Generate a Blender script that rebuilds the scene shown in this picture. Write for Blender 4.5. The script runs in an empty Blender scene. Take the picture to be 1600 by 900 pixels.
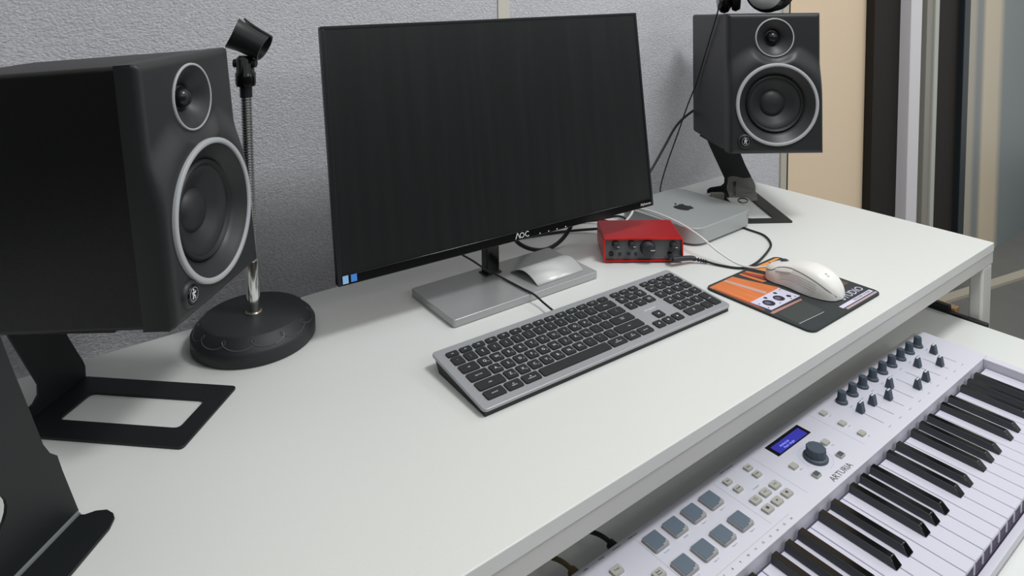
import bpy, bmesh, math, random
from mathutils import Vector, Matrix, Euler
random.seed(7)
S = bpy.context.scene
COL = S.collection
PI = math.pi
H = 0.74                       # desk top height

# ------------------------------------------------------------------ camera, world, light, exposure
cd = bpy.data.cameras.new('camera'); cam = bpy.data.objects.new('camera', cd); COL.objects.link(cam)
cd.sensor_fit = 'HORIZONTAL'; cd.sensor_width = 36.0
cd.lens = 1074.38 / 1600 * 36.0
cd.shift_y = -(450 - 42.52) / 1600
cd.clip_start = 0.02; cd.clip_end = 60
def cam_matrix(yaw, pitch, roll, loc):
    f = Vector((math.sin(yaw)*math.cos(pitch), math.cos(yaw)*math.cos(pitch), -math.sin(pitch)))
    r = Vector((math.cos(yaw), -math.sin(yaw), 0)); u = r.cross(f)
    r2 = math.cos(roll)*r + math.sin(roll)*u; u2 = -math.sin(roll)*r + math.cos(roll)*u
    m = Matrix((r2, u2, -f)).transposed().to_4x4(); m.translation = loc
    return m
cam.matrix_world = cam_matrix(0.6477, 0.0647, -0.0096, Vector((-1.5151, -0.4729, 0.5071 + H)))
S.camera = cam
w = bpy.data.worlds.new('world'); S.world = w; w.use_nodes = True
w.node_tree.nodes['Background'].inputs[0].default_value = (0.965, 0.99, 1.0, 1)
w.node_tree.nodes['Background'].inputs[1].default_value = 0.62
S.view_settings.view_transform = 'Standard'; S.view_settings.look = 'None'
S.view_settings.gamma = 1.0; S.view_settings.use_curve_mapping = False
S.view_settings.exposure = 0.3
def area(name, loc, sx, sy, power, col=(0.975, 1.0, 1.0)):
    l = bpy.data.lights.new(name, 'AREA'); l.shape = 'RECTANGLE'; l.size = sx; l.size_y = sy
    l.energy = power; l.color = col
    o = bpy.data.objects.new(name, l); COL.objects.link(o); o.location = loc
    return o
CZ = H + 1.78                  # ceiling height
area('ceiling_panel_main', (-0.45, -0.42, CZ - 0.02), 0.5, 0.3, 16)
for gx, gy, gp in ((1.55, -0.42, 8), (-0.45, -2.4, 10), (1.55, -2.4, 8)):  # unseen panels added as fill light, besides the main one
    area('fill_panel', (gx, gy, CZ - 0.02), 0.6, 0.6, gp)

# ------------------------------------------------------------------ materials
MATS = {}
def lin(c):
    return tuple(((v/255)/12.92 if v/255 <= 0.04045 else ((v/255 + 0.055)/1.055)**2.4) for v in c)
def mat(name, rgb, rough=0.5, metal=0.0, bump=0, bscale=200, spec=0.5, var=0, vscale=30, stretch=(1, 1, 1), coat=0, trans=0, alpha=1, ior=1.45, emit=0):
    if name in MATS: return MATS[name]
    m = bpy.data.materials.new(name); m.use_nodes = True; nt = m.node_tree
    b = nt.nodes['Principled BSDF']
    c = lin(rgb)
    b.inputs['Base Color'].default_value = (*c, 1); b.inputs['Roughness'].default_value = rough
    b.inputs['Metallic'].default_value = metal; b.inputs['Specular IOR Level'].default_value = spec
    b.inputs['IOR'].default_value = ior
    b.inputs['Coat Weight'].default_value = coat; b.inputs['Transmission Weight'].default_value = trans
    b.inputs['Alpha'].default_value = alpha
    if emit:
        b.inputs['Emission Color'].default_value = (*c, 1); b.inputs['Emission Strength'].default_value = emit
    if bump or var:
        tc = nt.nodes.new('ShaderNodeTexCoord'); mp = nt.nodes.new('ShaderNodeMapping')
        mp.inputs['Scale'].default_value = stretch
        nt.links.new(tc.outputs['Object'], mp.inputs['Vector'])
    if bump:
        n = nt.nodes.new('ShaderNodeTexNoise'); n.inputs['Scale'].default_value = bscale; n.inputs['Detail'].default_value = 4
        bp = nt.nodes.new('ShaderNodeBump'); bp.inputs['Strength'].default_value = bump; bp.inputs['Distance'].default_value = 0.002
        nt.links.new(mp.outputs[0], n.inputs['Vector']); nt.links.new(n.outputs['Fac'], bp.inputs['Height'])
        nt.links.new(bp.outputs[0], b.inputs['Normal'])
    if var:
        n2 = nt.nodes.new('ShaderNodeTexNoise'); n2.inputs['Scale'].default_value = vscale; n2.inputs['Detail'].default_value = 5
        nt.links.new(mp.outputs[0], n2.inputs['Vector'])
        mx = nt.nodes.new('ShaderNodeMixRGB'); mx.blend_type = 'MIX'
        mx.inputs[1].default_value = (*[v*(1-var) for v in c], 1); mx.inputs[2].default_value = (*[min(1, v*(1+var)) for v in c], 1)
        nt.links.new(n2.outputs['Fac'], mx.inputs[0]); nt.links.new(mx.outputs[0], b.inputs['Base Color'])
    MATS[name] = m
    return m
M_DESK = mat('white_laminate', (216, 217, 214), 0.38, bump=0.12, bscale=90, stretch=(1, 9, 1))
M_DESKSIDE = mat('white_edge_band', (222, 220, 214), 0.42)
M_STEELW = mat('white_painted_steel', (198, 197, 193), 0.4)
M_BLK = mat('black_vinyl', (8, 9, 9), 0.42, spec=0.5, bump=0.15, bscale=900)
M_BAF = mat('black_satin_baffle', (40, 42, 43), 0.42, bump=0.06, bscale=1200)
M_CONE = mat('black_cone', (34, 36, 38), 0.5)
M_RUB = mat('black_rubber', (24, 25, 26), 0.55)
M_RING = mat('silver_grey_ring', (168, 170, 172), 0.45)
M_GLOSSB = mat('gloss_black_plastic', (12, 12, 13), 0.16)
M_STAND = mat('black_powder_coat', (20, 24, 26), 0.5, bump=0.08, bscale=1500)
M_ALU = mat('brushed_aluminium', (176, 177, 179), 0.36, 0.4, var=0.06, vscale=60, stretch=(1, 14, 14))
M_ALUM = mat('anodised_aluminium', (166, 169, 169), 0.42, 0.25)
M_CHROME = mat('chrome', (225, 225, 222), 0.12, 1.0)
M_KEYC = mat('black_keycap', (40, 43, 45), 0.5)
M_LEG = mat('white_legend', (225, 226, 226), 0.6)
M_LEGD = mat('grey_legend', (150, 152, 154), 0.6)
M_BTM = mat('dark_plastic_base', (38, 38, 39), 0.5)
M_RED = mat('red_anodised', (190, 24, 30), 0.34, 0.45, var=0.05, vscale=400)
M_REDL = mat('red_bright_edge', (214, 36, 34), 0.3, 0.3)
M_FACE = mat('grey_faceplate', (92, 93, 95), 0.42, bump=0.04, bscale=900)
M_DARK = mat('dark_grey_plastic', (44, 47, 52), 0.45)
M_WHITEP = mat('white_plastic', (232, 230, 226), 0.34)
M_WCABLE = mat('white_cable', (222, 222, 220), 0.5)
M_BCABLE = mat('black_cable', (30, 31, 32), 0.5)
M_KL = mat('cool_white_plastic', (204, 203, 213), 0.4)
M_KLK = mat('white_key_plastic', (202, 200, 214), 0.3)
M_BK = mat('black_key_gloss', (7, 9, 10), 0.10)
M_BKS = mat('black_key_side', (60, 63, 68), 0.5)
M_PURP = mat('dark_violet_recess', (74, 64, 88), 0.6)
M_SLATE = mat('slate_rubber', (66, 76, 88), 0.5)
M_PADG = mat('pad_grey_rubber', (92, 104, 116), 0.45)
M_PADF = mat('pad_rim_grey', (152, 150, 150), 0.5)
M_BTN = mat('warm_grey_button', (164, 162, 155), 0.5)
M_LCD = mat('blue_lcd', (50, 50, 150), 0.25, emit=0.22)
M_LCDT = mat('blue_lcd_text', (140, 150, 235), 0.4, emit=0.5)
M_PRINT = mat('dark_print', (66, 66, 76), 0.6)
M_PRINTB = mat('blue_print', (140, 176, 218), 0.6)
M_PRINTL = mat('pale_print', (158, 156, 168), 0.6)
M_PADC = mat('charcoal_cloth', (52, 55, 56), 0.85, bump=0.3, bscale=1500)

# ------------------------------------------------------------------ mesh helpers
class B:
    def __init__(s): s.v = []; s.f = []
    def add(s, vs, fs):
        k = len(s.v); s.v += [tuple(v) for v in vs]; s.f += [tuple(k+i for i in f) for f in fs]; return s
    def box(s, c, d, rz=0):
        x, y, z = d[0]/2, d[1]/2, d[2]/2; ca, sa = math.cos(rz), math.sin(rz)
        vs = []
        for p in ((-x,-y,-z),(x,-y,-z),(x,y,-z),(-x,y,-z),(-x,-y,z),(x,-y,z),(x,y,z),(-x,y,z)):
            vs.append((c[0]+p[0]*ca-p[1]*sa, c[1]+p[0]*sa+p[1]*ca, c[2]+p[2]))
        return s.add(vs, [(0,3,2,1),(4,5,6,7),(0,1,5,4),(1,2,6,5),(2,3,7,6),(3,0,4,7)])
    def bb(s, x0, x1, y0, y1, z0, z1): return s.box(((x0+x1)/2,(y0+y1)/2,(z0+z1)/2),(x1-x0,y1-y0,z1-z0))
    def prism(s, poly, z0, z1, M=None, inset=None):
        """poly in xy extruded along z; M maps the points; inset shrinks the top about its centroid"""
        n = len(poly); cx = sum(p[0] for p in poly)/n; cy = sum(p[1] for p in poly)/n
        a = sum(poly[i][0]*poly[(i+1)%n][1]-poly[(i+1)%n][0]*poly[i][1] for i in range(n))
        if a < 0: poly = poly[::-1]
        k = inset or (1, 1)
        vs = [Vector((p[0], p[1], z0)) for p in poly] + [Vector((cx+(p[0]-cx)*k[0], cy+(p[1]-cy)*k[1], z1)) for p in poly]
        if M: vs = [M @ v for v in vs]
        fs = [tuple(range(n-1, -1, -1)), tuple(range(n, 2*n))] + [(i, (i+1)%n, n+(i+1)%n, n+i) for i in range(n)]
        return s.add(vs, fs)
    def lathe(s, prof, n=32, M=None, cap=True):
        """prof: list of (r, z) revolved about z"""
        vs = []; fs = []; m = len(prof)
        for i in range(n):
            a = 2*PI*i/n
            for r, z in prof: vs.append(Vector((r*math.cos(a), r*math.sin(a), z)))
        for i in range(n):
            j = (i+1) % n
            for k in range(m-1): fs.append((i*m+k, j*m+k, j*m+k+1, i*m+k+1))
        if cap:
            if prof[0][0] > 1e-6: fs.append(tuple(i*m for i in range(n-1, -1, -1)))
            if prof[-1][0] > 1e-6: fs.append(tuple(i*m+m-1 for i in range(n)))
        if M: vs = [M @ v for v in vs]
        return s.add(vs, fs)
    def tube(s, pts, r, n=8, sub=6):
        P = [Vector(p) for p in pts]
        if sub > 1 and len(P) > 2:
            Q = []
            E = [P[0]*2-P[1]] + P + [P[-1]*2-P[-2]]
            for i in range(1, len(E)-2):
                for k in range(sub):
                    t = k/sub; a, b, c, d = E[i-1], E[i], E[i+1], E[i+2]
                    Q.append(0.5*((2*b)+(c-a)*t+(2*a-5*b+4*c-d)*t*t+(3*b-a-3*c+d)*t**3))
            P = Q + [P[-1]]
        k0 = len(s.v); nrm = None
        for i, p in enumerate(P):
            t = (P[min(i+1, len(P)-1)] - P[max(i-1, 0)]).normalized()
            if nrm is None:
                nrm = t.cross(Vector((0, 0, 1)))
                if nrm.length < 1e-3: nrm = t.cross(Vector((1, 0, 0)))
            nrm = (nrm - t*nrm.dot(t)).normalized(); bn = t.cross(nrm)
            rr = r(i/(len(P)-1)) if callable(r) else r
            for k in range(n):
                a = 2*PI*k/n; s.v.append(tuple(p + rr*(math.cos(a)*nrm + math.sin(a)*bn)))
        for i in range(len(P)-1):
            for k in range(n):
                s.f.append((k0+i*n+k, k0+i*n+(k+1)%n, k0+(i+1)*n+(k+1)%n, k0+(i+1)*n+k))
        s.f.append(tuple(k0+k for k in range(n-1, -1, -1))); s.f.append(tuple(k0+(len(P)-1)*n+k for k in range(n)))
        return s
    def mesh(s, name, smooth=40):
        me = bpy.data.meshes.new(name); me.from_pydata(s.v, [], s.f); me.validate()
        bm = bmesh.new(); bm.from_mesh(me); bmesh.ops.recalc_face_normals(bm, faces=bm.faces); bm.to_mesh(me); bm.free()
        if smooth:
            me.polygons.foreach_set('use_smooth', [True]*len(me.polygons)); me.set_sharp_from_angle(angle=math.radians(smooth))
        return me
def rrect(w, h, r, n=4, cx=0, cy=0):
    out = []
    for sx, sy, a0 in ((1,1,0),(-1,1,PI/2),(-1,-1,PI),(1,-1,1.5*PI)):
        for k in range(n+1):
            a = a0 + PI/2*k/n; out.append((cx+sx*(w/2-r)+r*math.cos(a), cy+sy*(h/2-r)+r*math.sin(a)))
    return out
def obj(name, b, m, parent=None, loc=(0,0,0), rot=(0,0,0), bevel=0, seg=2, smooth=40):
    me = b if isinstance(b, bpy.types.Mesh) else b.mesh(name, smooth)
    if m and not me.materials: me.materials.append(m)
    o = bpy.data.objects.new(name, me); COL.objects.link(o); o.location = loc; o.rotation_euler = rot
    if parent: o.parent = parent
    if bevel:
        md = o.modifiers.new('bevel', 'BEVEL'); md.width = bevel; md.segments = seg; md.limit_method = 'ANGLE'; md.angle_limit = math.radians(40)
    return o
def tag(o, label, cat, group=None):
    o['label'] = label; o['category'] = cat
    if group: o['group'] = group
    return o
def thing(name, label, cat, loc=(0,0,0), rot=(0,0,0), group=None):
    o = bpy.data.objects.new(name, None); COL.objects.link(o); o.location = loc; o.rotation_euler = rot; o.empty_display_size = 0.05
    return tag(o, label, cat, group)
def struct(name, b=None, m=None, label=None, **k):
    if b is None:
        o = bpy.data.objects.new(name, None); COL.objects.link(o)
    else: o = obj(name, b, m, **k)
    o['kind'] = 'structure'
    if label: o['label'] = label
    return o
TXT = {}
def text_mesh(s, size, align='CENTER', ext=0.00008):
    key = (s, size, align)
    if key in TXT: return TXT[key]
    cu = bpy.data.curves.new('text', 'FONT'); cu.body = s; cu.size = size; cu.align_x = align; cu.align_y = 'CENTER'
    cu.extrude = ext; cu.resolution_u = 2
    o = bpy.data.objects.new('text', cu); COL.objects.link(o)
    me = bpy.data.meshes.new_from_object(o)
    bpy.data.objects.remove(o); bpy.data.curves.remove(cu)
    TXT[key] = me
    return me
def text(name, s, size, m, parent, loc, rot=(0,0,0), align='CENTER', ext=0.00008):
    me = text_mesh(s, size, align, ext)
    if me.materials and me.materials[0] != m: me = me.copy(); me.materials.clear()
    return obj(name, me, m, parent, loc, rot)
def rzm(a): return Matrix.Rotation(a, 4, 'Z')
RXM = Matrix.Rotation(PI/2, 4, 'X')       # local z axis -> -y (facing the front)

# ------------------------------------------------------------------ room
struct('floor', B().bb(-3.6, 4.2, -3.6, 2.2, -0.05, 0), mat('grey_floor', (104, 103, 100), 0.45, var=0.15, vscale=8), 'grey floor beyond the desk')
M_WALL = mat('warm_white_wall', (222, 220, 215), 0.9)
struct('wall_left', B().bb(-3.65, -3.6, -3.6, 2.2, 0, CZ), mat('dark_grey_wall', (74, 72, 70), 0.9))
struct('wall_front', B().bb(-3.6, 4.2, -3.65, -3.6, 0, CZ), MATS['dark_grey_wall'])
M_BEIGE = mat('beige_wall_paint', (243, 219, 188), 0.8)
struct('wall_right', B().bb(-3.6, 0.985, 0.72, 0.80, 0, CZ), M_BEIGE, 'plain beige wall right of the fabric partition')
# fabric partition behind the desk
M_FAB = mat('grey_woven_fabric', (204, 203, 208), 0.95, bump=1.0, bscale=330, var=0.32, vscale=300, stretch=(0.8, 1, 1.15))
PY = 0.662; PT = H + 0.78
wb = struct('wall_back', None, label='grey fabric office partition behind the desk')
obj('fabric_panel', B().bb(-3.0, -0.693, PY, PY+0.035, 0.05, PT), M_FAB, wb, bevel=0.002)
obj('fabric_panel', B().bb(-0.663, 0.343, PY, PY+0.035, 0.05, PT), M_FAB, wb, bevel=0.002)
obj('joint_strip', B().bb(-0.6925, -0.6635, PY-0.002, PY+0.036, 0.05, PT), mat('cream_trim', (216, 210, 198), 0.5), wb)
obj('end_post', B().bb(0.3435, 0.374, PY-0.004, PY+0.038, 0.05, PT), mat('pale_metal_post', (196, 190, 176), 0.4), wb)
obj('edge_seal', B().bb(0.3745, 0.392, PY+0.002, PY+0.036, 0.05, PT), mat('dark_seal', (44, 38, 30), 0.6), wb)
obj('bottom_rail', B().bb(-3.0, 0.392, PY-0.004, PY+0.04, 0, 0.05), mat('pale_metal_post', (196, 190, 176), 0.4), wb)
# door frame and frosted pane to the right
M_VOID = mat('black_brown_panel', (30, 24, 19), 0.75)
d1 = struct('door_1', None, label='dark sliding door with white jamb and grey post')
obj('dark_panel', B().bb(0.975, 1.174, 0.69, 0.72, 0, CZ), M_VOID, d1)
obj('jamb', B().bb(1.174, 1.266, 0.652, 0.72, 0, CZ), mat('white_jamb', (232, 228, 231), 0.5), d1, bevel=0.002)
obj('dark_gap', B().bb(1.266, 1.318, 0.70, 0.72, 0, CZ), M_VOID, d1)
obj('post', B().bb(1.318, 1.372, 0.655, 0.72, 0, CZ), mat('grey_post', (150, 146, 136), 0.45), d1, bevel=0.002)
obj('post', B().bb(1.374, 1.410, 0.648, 0.72, 0, CZ), mat('pale_grey_post', (192, 194, 184), 0.45), d1, bevel=0.002)
obj('door_leaf', B().bb(1.410, 1.674, 0.675, 0.72, 0, CZ), M_VOID, d1)
obj('edge_strip', B().bb(1.674, 1.737, 0.655, 0.72, 0, CZ), mat('slate_edge', (34, 42, 46), 0.5), d1, bevel=0.003)
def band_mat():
    m = bpy.data.materials.new('painted_reflection_glass'); m.use_nodes = True; nt = m.node_tree; b = nt.nodes['Principled BSDF']
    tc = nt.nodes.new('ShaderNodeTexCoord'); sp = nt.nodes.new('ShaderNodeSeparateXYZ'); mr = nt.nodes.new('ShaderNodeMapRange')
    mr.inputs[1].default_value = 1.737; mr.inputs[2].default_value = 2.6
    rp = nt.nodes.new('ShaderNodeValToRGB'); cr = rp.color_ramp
    st = [(0, (186, 176, 158)), (0.09, (178, 170, 154)), (0.14, (128, 134, 132)), (0.19, (136, 138, 134)), (0.24, (212, 196, 170)), (0.42, (208, 192, 166)), (0.50, (122, 132, 130)), (1, (106, 118, 118))]  # blurred vertical reflections put into the pane's colour
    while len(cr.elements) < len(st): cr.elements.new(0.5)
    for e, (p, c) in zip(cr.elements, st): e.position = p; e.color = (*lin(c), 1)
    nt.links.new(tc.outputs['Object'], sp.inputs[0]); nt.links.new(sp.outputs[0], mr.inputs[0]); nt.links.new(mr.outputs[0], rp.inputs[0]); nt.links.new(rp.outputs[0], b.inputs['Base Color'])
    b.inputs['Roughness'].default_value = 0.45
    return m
w1 = struct('window_1', None, label='frosted glass pane with soft painted reflection bands')
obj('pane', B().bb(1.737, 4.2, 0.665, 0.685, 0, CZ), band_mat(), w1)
struct('floor_strip_1', B().prism([(1.30, 0.585), (2.7, 0.28), (2.7, 0.33), (1.30, 0.625)], 0, 0.012), mat('pale_strip', (176, 168, 152), 0.4), 'pale strip on the floor')  # pale slanted strip lying on the floor

# ------------------------------------------------------------------ desk
DX0 = -2.05
desk = thing('desk', 'long white laminate desk carrying the computer and speakers', 'desk', (-1.0, 0.3, 0))
def dk(x, y, z): return (x+1.0, y-0.3, z)
def dbox(b, x0, x1, y0, y1, z0, z1): return b.bb(x0+1.0, x1+1.0, y0-0.3, y1-0.3, z0, z1)
obj('tabletop', dbox(B(), DX0, 0, 0, 0.605, H-0.0172, H), M_DESK, desk, bevel=0.0012)
obj('front_apron', dbox(B(), DX0, -0.001, 0.001, 0.02, H-0.040, H-0.0178), M_STEELW, desk, bevel=0.0008)
obj('back_apron', dbox(B(), DX0, -0.001, 0.585, 0.604, H-0.040, H-0.0178), M_STEELW, desk)
obj('side_apron', dbox(B(), -0.02, -0.001, 0.0205, 0.5845, H-0.040, H-0.0178), M_STEELW, desk)
for x0, x1 in ((-0.047, -0.0015), (DX0+0.0015, DX0+0.047)):
    for y0, y1 in ((0.0015, 0.025), (0.58, 0.6035)):
        obj('leg', dbox(B(), x0, x1, y0, y1, 0, H-0.0402), M_STEELW, desk, bevel=0.004)
TZ = H - 0.143
tray = thing('keyboard_tray', 'white pull-out shelf under the desk with the white keyboard on it', 'shelf', (-0.9, -0.05, TZ))
def tb(x0, x1, y0, y1, z0, z1): return B().bb(x0+0.9, x1+0.9, y0+0.05, y1+0.05, z0-TZ, z1-TZ)
obj('shelf_board', tb(DX0+0.1, -0.062, -0.36, 0.24, TZ-0.018, TZ), M_DESK, tray, bevel=0.0008)
obj('edge_trim', tb(-0.0615, -0.058, -0.36, -0.0125, TZ-0.016, TZ-0.002), mat('steel_trim', (120, 118, 112), 0.3, 0.8), tray)
def drail(name, x0, x1, y0, y1, z0, z1, m): obj(name, dbox(B(), x0, x1, y0, y1, z0, z1), m, desk, bevel=0.001)
drail('slide_rail', -0.0612, -0.050, -0.012, 0.30, TZ-0.012, TZ+0.004, M_RUB)
drail('slide_bracket', -0.0612, -0.050, 0.052, 0.30, TZ+0.0042, TZ+0.016, M_RUB)
drail('runner_block', -0.049, -0.030, 0.045, 0.30, TZ-0.02, TZ+0.009, mat('pale_wood', (206, 168, 124), 0.6, var=0.1))

# ------------------------------------------------------------------ studio speakers
SW, SH, SD = 0.191, 0.286, 0.27
WX, WZ, TWX, TWZ = 0.0, 0.1005, 0.0, 0.236
def baffle_y(x, z):
    r = math.hypot(x-WX, max(0, z-WZ))
    t = min(1, max(0, (r-0.088)/0.042)); t = t*t*(3-2*t)
    q = min(1, max(0, (math.hypot(x-TWX, z-TWZ)-0.0405)/0.018)); q = q*q*(3-2*q)
    y = -0.012*(1-t)*q
    e = min(SW/2-abs(x), z, SH-z)
    R = 0.009
    if e < R: y += (R - math.sqrt(max(0, R*R-(R-e)**2)))*0.8
    return y
def make_baffle():
    nx, nz = 56, 84; b = B(); idx = {}
    holes = ((WX, WZ, 0.0805), (TWX, TWZ, 0.0388))
    us = [-SW/2 + SW*(0.5-0.5*math.cos(PI*i/nx))*0.35 + 0.65*SW*i/nx for i in range(nx+1)]
    us = [-SW/2+(u+SW/2)/(us[-1]+SW/2)*SW for u in us]
    vsz = [0.35*SH*(0.5-0.5*math.cos(PI*j/nz)) + 0.65*SH*j/nz for j in range(nz+1)]
    for j, z in enumerate(vsz):
        for i, x in enumerate(us):
            px, pz = x, z
            for hx, hz, R in holes:
                r = math.hypot(px-hx, pz-hz)
                if abs(r-R) < 0.0021 and r > 0: px, pz = hx+(px-hx)*R/r, hz+(pz-hz)*R/r
            idx[i, j] = len(b.v); b.v.append((px, baffle_y(px, pz), pz))
    for j in range(nz):
        for i in range(nx):
            q = (idx[i, j], idx[i+1, j], idx[i+1, j+1], idx[i, j+1])
            cx = sum(b.v[k][0] for k in q)/4; cz = sum(b.v[k][2] for k in q)/4
            if any(math.hypot(cx-hx, cz-hz) < R-0.0006 for hx, hz, R in holes): continue
            b.f.append(q)
    ring = [(i, 0) for i in range(nx+1)] + [(nx, j) for j in range(1, nz+1)] + [(i, nz) for i in range(nx-1, -1, -1)] + [(0, j) for j in range(nz-1, 0, -1)]
    back = []
    for k in ring:
        v = b.v[idx[k]]; back.append(len(b.v)); b.v.append((v[0], 0.026, v[2]))
    n = len(ring)
    for k in range(n): b.f.append((idx[ring[k]], idx[ring[(k+1) % n]], back[(k+1) % n], back[k]))
    b.f.append(tuple(back))
    return b.mesh('baffle', 50)
def FY(x, y, z): return Matrix.Translation((x, y, z)) @ RXM
SPK = {}
def speaker(label, loc, yaw, pit):
    t = thing('studio_speaker', label, 'speaker', loc, (pit, 0, yaw), 'pair of studio speakers')
    if not SPK:
        c = B().prism(rrect(SW-0.001, SH-0.001, 0.006, 4, 0, SH/2), 0, SD-0.0265, Matrix.Translation((0, SD, 0)) @ RXM)
        SPK['cabinet'] = (c.mesh('cabinet'), M_BLK)
        SPK['baffle'] = (make_baffle(), M_BAF)
        y = -0.012
        SPK['woofer_ring'] = (B().lathe([(0.0775, -0.001), (0.0775, 0.0035), (0.079, 0.0045), (0.083, 0.0045), (0.0842, 0.003), (0.0842, -0.001)], 72, FY(WX, y, WZ), False).mesh('woofer_ring', 60), M_RING)
        SPK['woofer_flare'] = (B().lathe([(0.0776, 0.002), (0.072, -0.002), (0.066, -0.0085), (0.0605, -0.012), (0.0595, -0.016)], 64, FY(WX, y, WZ), False).mesh('woofer_flare', 60), M_BAF)
        SPK['woofer_surround'] = (B().lathe([(0.0598, -0.014), (0.0585, -0.0105), (0.056, -0.009), (0.0535, -0.0105), (0.0515, -0.0135)], 64, FY(WX, y, WZ), False).mesh('woofer_surround', 60), M_RUB)
        SPK['woofer_cone'] = (B().lathe([(0.0517, -0.013), (0.049, -0.0125), (0.040, -0.0185), (0.026, -0.0265)], 64, FY(WX, y, WZ), False).mesh('woofer_cone', 60), M_CONE)
        SPK['dust_cap'] = (B().lathe([(0.0262, -0.0264), (0.0235, -0.0228), (0.017, -0.0195), (0.009, -0.0178), (0.0, -0.0172)], 48, FY(WX, y, WZ), False).mesh('dust_cap', 60), M_CONE)
        y = 0
        SPK['tweeter_ring'] = (B().lathe([(0.0373, -0.001), (0.0373, 0.0018), (0.0385, 0.0024), (0.0398, 0.0018), (0.0402, -0.001)], 64, FY(TWX, y, TWZ), False).mesh('tweeter_ring', 60), M_RING)
        SPK['tweeter_flare'] = (B().lathe([(0.0374, 0.0008), (0.034, -0.0005), (0.027, -0.005), (0.020, -0.0105), (0.0165, -0.014), (0.0155, -0.0165)], 56, FY(TWX, y, TWZ), False).mesh('tweeter_flare', 60), M_BAF)
        SPK['tweeter_dome'] = (B().lathe([(0.0158, -0.016), (0.0145, -0.0145), (0.0128, -0.0142), (0.0118, -0.0095), (0.009, -0.0055), (0.0045, -0.0032), (0, -0.0026)], 40, FY(TWX, y, TWZ), False).mesh('tweeter_dome', 60), mat('gloss_dome', (26, 27, 29), 0.25))
        SPK['button_boss'] = (B().lathe([(0.0165, -0.004), (0.0150, 0.0016), (0.0122, 0.0042), (0.0108, 0.0040), (0.0104, 0.0015), (0, 0.0015)], 36, FY(-0.066, -0.012, 0.0265), False).mesh('button_boss', 60), M_BAF)
        SPK['power_button'] = (B().lathe([(0.0101, 0.001), (0.0101, 0.0040), (0.0092, 0.0050), (0, 0.0052)], 36, FY(-0.066, -0.012, 0.0265), False).mesh('power_button', 50), M_GLOSSB)
    parts = {k: obj(k, me, m, t) for k, (me, m) in SPK.items()}
    e = parts['power_button']
    # emblem: ring and small running figure
    rg = B().lathe([(0.0072, 0.0049), (0.0072, 0.0054), (0.0078, 0.0054), (0.0078, 0.0049)], 28, FY(-0.066, -0.012, 0.0265), False)
    obj('emblem_ring', rg, M_LEGD, e)
    fg = B()
    for p in ([(-0.0005, 0.0045), (0.0002, 0.002), (-0.0008, -0.0005), (0.0016, -0.002), (0.0010, -0.0048)], [(-0.0008, -0.0005), (-0.0022, -0.002), (-0.0030, -0.0044)],
              [(0.0002, 0.002), (0.0024, 0.0014), (0.0030, 0.0034)], [(0.0002, 0.002), (-0.0024, 0.0024), (-0.0026, 0.0002)]):
        fg.tube([(-0.066+a, -0.0173, 0.0265+c) for a, c in p], 0.0006, 5, 3)
    fg.lathe([(0, -0.0004), (0.0012, 0.0), (0, 0.0008)], 10, FY(-0.0662, -0.0172, 0.0265+0.0052), False)
    obj('emblem', fg, M_LEG, e)
    return t
speaker('large black studio speaker with silver rings at the left, beside the microphone stand', (-1.3189, 0.3848, 0.1411+H), 0.8298, -0.0720)
speaker('black studio speaker at the right with headphones lying on top', (-0.2501, 0.3104, 0.1542+H), -0.6444, -0.0520)

# ------------------------------------------------------------------ bent steel speaker stands
ST = 0.003
def speaker_stand(label, loc, ang, top0, slope, s0, s1, reach):
    t = thing('speaker_stand', label, 'speaker stand', (loc[0], loc[1], H), (0, 0, ang), 'bent steel speaker stands')
    # base: frame with a rectangular opening (x forward, y = -s)
    b = B(); L, W = 0.207, 0.1164; hx0, hx1, hs0, hs1 = 0.033, 0.183, 0.032, 0.085
    outer = rrect(L+0.003, W, 0.005, 3, L/2-0.0015, -W/2); inner = rrect(hx1-hx0, hs1-hs0, 0.006, 3, (hx0+hx1)/2, -(hs0+hs1)/2)
    n = len(outer)
    for z in (0, ST): b.v += [(x, y, z) for x, y in outer] + [(x, y, z) for x, y in inner]
    for i in range(n):
        j = (i+1) % n
        b.f += [(i, j, n+j, n+i), (2*n+i, 3*n+i, 3*n+j, 2*n+j), (i, 2*n+i, 2*n+j, j), (n+i, n+j, 3*n+j, 3*n+i)]
    obj('base_frame', b, M_STAND, t, bevel=0.0004, seg=1)
    zt = top0
    k = 0.42
    far = [(0, 0), (0, 0.016), (0.003, 0.024), (0.026, 0.069), (0.026+k*(zt-0.073), zt-0.004)]
    near = [(0.110+k*(zt-0.115), zt-0.004), (0.110, 0.111), (0.083, 0.053), (0.075, 0.036), (0.0755, 0.024), (0.083, 0.0175), (0.098, 0.0155), (0.110, 0.0135), (0.1164, 0.008), (0.1164, 0)]
    poly = far + near
    Mx = Matrix(((0, 0, 1, 0), (-1, 0, 0, 0), (0, 1, 0, 0), (0, 0, 0, 1)))      # (s, z, thickness) -> (x, y=-s, z)
    obj('riser', B().prism(poly, -ST, 0, Mx), M_STAND, t, loc=(0, 0, 0.0005), bevel=0.0004, seg=1)
    tp = B(); x0, x1 = -0.004, reach
    pl = [(x0, -s0), (x1, -s0), (x1, -s1), (x0, -s1)]
    z = lambda x: zt + slope*x
    tp.add([(x, y, z(x)-ST) for x, y in pl] + [(x, y, z(x)) for x, y in pl], [(0,1,2,3),(7,6,5,4),(0,4,5,1),(1,5,6,2),(2,6,7,3),(3,7,4,0)])
    obj('top_plate', tp, M_STAND, t, bevel=0.0004, seg=1)
    return t
fL = math.atan2(-0.694, 0.72); fR = math.atan2(-0.813, -0.582)
speaker_stand('black bent steel stand under the left speaker with an open rectangular base', (-1.4395, 0.550), fL, 0.1262, 0.0720, 0.030, 0.125, 0.14)
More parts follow.
